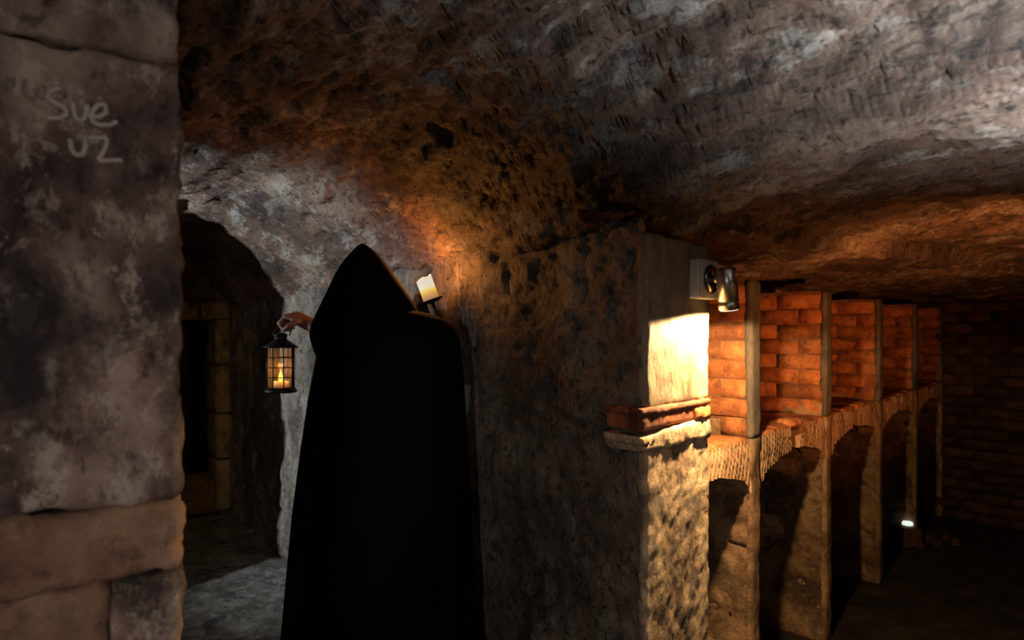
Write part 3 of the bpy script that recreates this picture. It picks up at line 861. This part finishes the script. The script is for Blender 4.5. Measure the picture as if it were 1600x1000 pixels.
# left arm out to the lantern, right arm up to the candlestick
LY = 2.62; LSC = FPX / LY
def at(px, py, Y): return Vector(((px - 800) * Y / FPX, Y, EYE + (520 - py) * Y / FPX))
Lsh = Vector((bx - 0.165, FY + 0.01, 1.385)); Lel = at(545, 575, 2.58); Lwr = at(491, 510, 2.60); Lpa = at(464, 497, 2.62)
Rsh = Vector((bx + 0.165, FY + 0.01, 1.385)); Rel = at(700, 560, 2.56); Rwr = at(668, 505, 2.64); Rpa = at(654, 474, 2.66)
limb([Lsh, Lel], [0.056, 0.042]); limb([Lel, Lwr], [0.042, 0.029])
limb([Rsh, Rel], [0.056, 0.042]); limb([Rel, Rwr], [0.042, 0.029])
def hand(wr, palm_c, ax, side, curl, fingers_len=1.0, ):
    """wr wrist, ax direction wrist->knuckles, side direction across the knuckles (index to little), curl direction the fingers bend to"""
    ax = Vector(ax).normalized(); side = (Vector(side) - ax * Vector(side).dot(ax)).normalized(); curl = Vector(curl).normalized()
    limb([wr, palm_c], [0.027, 0.028])
    for k in range(4):
        o = (k - 1.5) * 0.019
        limb([palm_c - ax * 0.03 + side * o * 0.7, palm_c + ax * 0.028 + side * o], [0.014, 0.0115])
        L = (0.040, 0.045, 0.042, 0.033)[k]
        p0 = palm_c + ax * 0.030 + side * o
        p1 = p0 + (ax * 0.5 + curl * 0.85).normalized() * L
        p2 = p1 + (curl * 0.55 - ax * 0.85).normalized() * L * 0.66
        p3 = p2 + (-curl * 0.35 - ax * 0.9).normalized() * L * 0.5
        limb([p0, p1, p2, p3], [0.0102, 0.0095, 0.0088, 0.0078])
    t0 = palm_c - ax * 0.025 - side * 0.030
    t1 = t0 + (ax * 0.55 - side * 0.45 + curl * 0.6).normalized() * 0.034
    t2 = t1 + (ax * 0.6 + curl * 0.75 + side * 0.15).normalized() * 0.028
    limb([t0, t1, t2], [0.0135, 0.0115, 0.0095])
hand(Lwr, Lpa, Lpa - Lwr, (0.1, 1, 0.25), (-0.25, 0, -1))
hand(Rwr, Rpa, (0.1, 0.1, 1), (0.2, 0.9, 0), (1, 0.25, -0.1))
me = bpy.data.meshes.new('body_src'); bm.to_mesh(me); bm.free()
tmp = bpy.data.objects.new('body_src', me); COL.objects.link(tmp)
rm = tmp.modifiers.new('fuse', 'REMESH'); rm.mode = 'VOXEL'; rm.voxel_size = 0.0055
sm = tmp.modifiers.new('smooth', 'SMOOTH'); sm.factor = 0.5; sm.iterations = 3
dg = bpy.context.evaluated_depsgraph_get()
me2 = bpy.data.meshes.new_from_object(tmp.evaluated_get(dg))
bpy.data.objects.remove(tmp); bpy.data.meshes.remove(me)
me2.name = 'body'
me2.materials.clear()
for m_ in (M_CLOTH, M_SKIN, M_SHOE): me2.materials.append(m_)
for p in me2.polygons:
    c = p.center; i = 0
    if (c - Lpa).length < 0.10 and c.x < Lwr.x + 0.012: i = 1
    elif c.z > 1.47 and (c - HC).length < 0.16: i = 1
    elif c.z < 0.085: i = 2
    p.material_index = i; p.use_smooth = True
body = child(bpy.data.objects.new('body', me2), person)

# ------------------------------------------------------------------ candlestick with a pillar candle in the right hand
cb_ = at(675, 471, 2.59); ct_ = at(662, 435, 2.59)
axis = (ct_ - cb_).normalized()
cs = empty('candlestick', cb_ - axis * 0.11); tag(cs, 'tilted black iron candlestick with a glowing pillar candle held up in the right hand', 'candlestick')
Mc = frame(cb_, axis)
Hc = (ct_ - cb_).length
bm = bmesh.new(); add_lathe(bm, [(0.0, -0.003), (0.030, -0.003), (0.047, 0.003), (0.048, 0.005), (0.044, 0.004), (0.028, 0.0), (0.0, 0.0)], Mc, 32, False); bm_obj('drip_plate', bm, M_IRON, cs, True)
bm = bmesh.new(); add_tube(bm, [cb_ - axis * 0.004, cb_ - axis * 0.05, cb_ - axis * 0.11], [0.0075, 0.0055, 0.0065], 12); bm_obj('stem', bm, M_IRON, cs, True)
bm = bmesh.new(); add_lathe(bm, [(0.0, 0.012), (0.018, 0.006), (0.034, 0.0), (0.034, -0.004), (0.0, -0.004)], Mc @ Matrix.Translation((0, 0, -0.11)), 24, False); bm_obj('foot', bm, M_IRON, cs, True)
M_WAX = wax_mat('glowing_wax', 0.0, Hc, [(0.0, (0.16, 0.07, 0.03)), (0.18, (0.36, 0.16, 0.045)), (0.33, (0.58, 0.27, 0.02)), (0.45, (0.68, 0.52, 0.06)), (0.58, (0.66, 0.62, 0.42)), (0.8, (0.64, 0.62, 0.52))], 0.95)
bm = bmesh.new()
NS = 32; rc = 0.031
prof = [(0.0, 0.001), (rc, 0.001), (rc, Hc * 0.33), (rc, Hc * 0.66), (rc, Hc)]
rings = []
for (r_, z_) in prof + [(rc * 0.82, Hc), (rc * 0.7, Hc * 0.76), (0.004, Hc * 0.74)]:
    ring = []
    for k in range(NS):
        th = 2 * math.pi * k / NS
        dz = 0.0
        if z_ >= Hc: dz = 0.005 * math.cos(th - 0.3) + 0.002 * math.sin(3 * th + 1)      # uneven melted rim
        ring.append(bm.verts.new((r_ * math.cos(th), r_ * math.sin(th), z_ + dz)))
    rings.append(ring)
for a, b in zip(rings, rings[1:]):
    for k in range(NS): bm.faces.new((a[k], a[(k + 1) % NS], b[(k + 1) % NS], b[k]))
bm.faces.new(rings[-1])
cand = bm_obj('candle', bm, M_WAX, None, True)
cand.parent = cs
cand.matrix_local = Matrix.Translation(-cs.location) @ Mc
bm = bmesh.new(); add_lathe(bm, [(0.0, 0), (0.005, 0.004), (0.0065, 0.010), (0.004, 0.02), (0.0, 0.03)], Mc @ Matrix.Translation((0, 0, Hc * 0.74)), 12, False)
bm_obj('flame', bm, M_FLAME, cs, True)
l = bpy.data.lights.new('candle_light', 'POINT'); l.energy = CANDLE_W; l.color = (1.0, 0.36, 0.07); l.shadow_soft_size = 0.02
o = bpy.data.objects.new('candle_light', l); o.location = cb_ + axis * (Hc + 0.035); COL.objects.link(o)

# ------------------------------------------------------------------ lantern in the left hand
LB_ = at(438.5, 613, LY); LT = at(438.5, 546, LY); lx = LB_.x
z0, z1 = LB_.z, LT.z + 0.008
ln = empty('candle_lantern', LB_); tag(ln, 'small black barred lantern with a burning candle held out in the left hand', 'lantern')
def lathe_part(name, prof, mat, seg=28, parent=ln, close=False):
    bm = bmesh.new(); add_lathe(bm, prof, Matrix.Translation((lx, LY, 0)), seg, close); return bm_obj(name, bm, mat, parent, True)
Rl = 0.051
lathe_part('base', [(0, z0), (0.060, z0), (0.062, z0 + 0.006), (0.057, z0 + 0.013), (0.054, z0 + 0.020), (0, z0 + 0.020)], M_IRON)
for k in range(8):
    th = math.pi / 8 + k * math.pi / 4 + 0.15
    x, y = lx + Rl * math.cos(th), LY + Rl * math.sin(th)
    bm = bmesh.new(); add_tube(bm, [(x, y, z0 + 0.018), (x, y, z1)], 0.0045 if k % 4 == 3 else 0.0022, 8); bm_obj('bar', bm, M_IRON, ln, True)
for k in range(3):
    zr = z0 + 0.02 + (z1 - z0 - 0.02) * (k + 1) / 4
    bm = bmesh.new()
    pts = [(lx + Rl * math.cos(t), LY + Rl * math.sin(t), zr) for t in np.linspace(0, 2 * math.pi, 33)]
    add_tube(bm, pts, 0.0021, 6, False); bm_obj('ring', bm, M_IRON, ln, True)
lathe_part('glass', [(0.046, z0 + 0.02), (0.046, z1)], M_GLASS)
lathe_part('roof', [(0.0, z1), (0.064, z1 - 0.002), (0.066, z1 + 0.002), (0.050, z1 + 0.012), (0.034, z1 + 0.024), (0.024, z1 + 0.030), (0.024, z1 + 0.044), (0.028, z1 + 0.046), (0.018, z1 + 0.054), (0, z1 + 0.058)], M_IRON)
bm = bmesh.new()
hx = at(452, 500, LY)
pts = []
for t in np.linspace(0, math.pi, 21):
    pts.append((lx + 0.032 * math.cos(t) + (hx.x - lx) * math.sin(t) * 0.8, LY + 0.004, z1 + 0.045 + (hx.z - z1 - 0.045) * math.sin(t)))
add_tube(bm, pts, 0.0026, 8); bm_obj('handle', bm, M_IRON, ln, True)
M_WAX2 = wax_mat('lantern_wax', z0 + 0.02, z0 + 0.044, [(0.0, (0.10, 0.025, 0.004)), (0.6, (0.45, 0.16, 0.02)), (1.0, (0.9, 0.45, 0.06))], 0.9)
lathe_part('candle', [(0, z0 + 0.02), (0.030, z0 + 0.02), (0.030, z0 + 0.040), (0.027, z0 + 0.042), (0, z0 + 0.037)], M_WAX2)
lathe_part('flame', [(0, z0 + 0.039), (0.007, z0 + 0.045), (0.010, z0 + 0.054), (0.006, z0 + 0.070), (0, z0 + 0.086)], M_FLAME, 14)
l = bpy.data.lights.new('lantern_light', 'POINT'); l.energy = LANTERN_W; l.color = (1.0, 0.42, 0.08); l.shadow_soft_size = 0.012
o = bpy.data.objects.new('lantern_light', l); o.location = (lx, LY, z0 + 0.096); COL.objects.link(o)

# warm lamp in the side passage left of the corridor end, lights the ochre opening
l = bpy.data.lights.new('passage_lamp', 'POINT'); l.energy = DOOR_W; l.color = (1.0, 0.66, 0.22); l.shadow_soft_size = 0.04
pl = ept(0.95) + NE * 0.45
o = bpy.data.objects.new('passage_lamp', l); o.location = v3(pl, 1.0); COL.objects.link(o)

# ------------------------------------------------------------------ small things on the chamber floor by the last divider
g = at(1418, 820, 4.75)
pk = empty('floor_lamp', (g.x, g.y, 0)); tag(pk, 'small white lamp glowing on a low stone by the last brick divider', 'lamp')
rough_block('plinth', (g.x, g.y, g.z / 2 - 0.01), (1, 0, 0), (0, 1, 0), zax, (0.14, 0.14, g.z), M_DARKBRICK, pk, 0.02, 0.006, 12, 0.015, 9)
bm = bmesh.new(); add_lathe(bm, [(0.0, 0), (0.034, 0), (0.036, 0.006), (0.030, 0.022), (0.0, 0.026)], Matrix.Translation((g.x, g.y, g.z)), 18, False)
bm_obj('lamp_globe', bm, simple('lit_globe', (0.8, 0.8, 0.75), 0.4, 0, (0.85, 1.0, 0.92), 0.9), pk, True)
for k, (px, dy) in enumerate(((1440, -0.10), (1452, 0.06), (1466, -0.05), (1479, 0.10), (1494, -0.02))):
    c = at(px, 850, 4.75 + dy); z_ = random.uniform(0.05, 0.08)
    st = rough_block('loose_brick', (c.x, c.y, z_ * 0.42), (math.cos(k), math.sin(k), 0), (-math.sin(k), math.cos(k), 0), zax,
                     (z_ * 1.1, z_ * 0.8, z_), M_DARKBRICK, None, 0.02, 0.006, 14, 0.02, k * 3.1)
    tag(st, 'broken red brick lying on the dark floor beside the small white lamp', 'brick', 'broken bricks on the chamber floor')
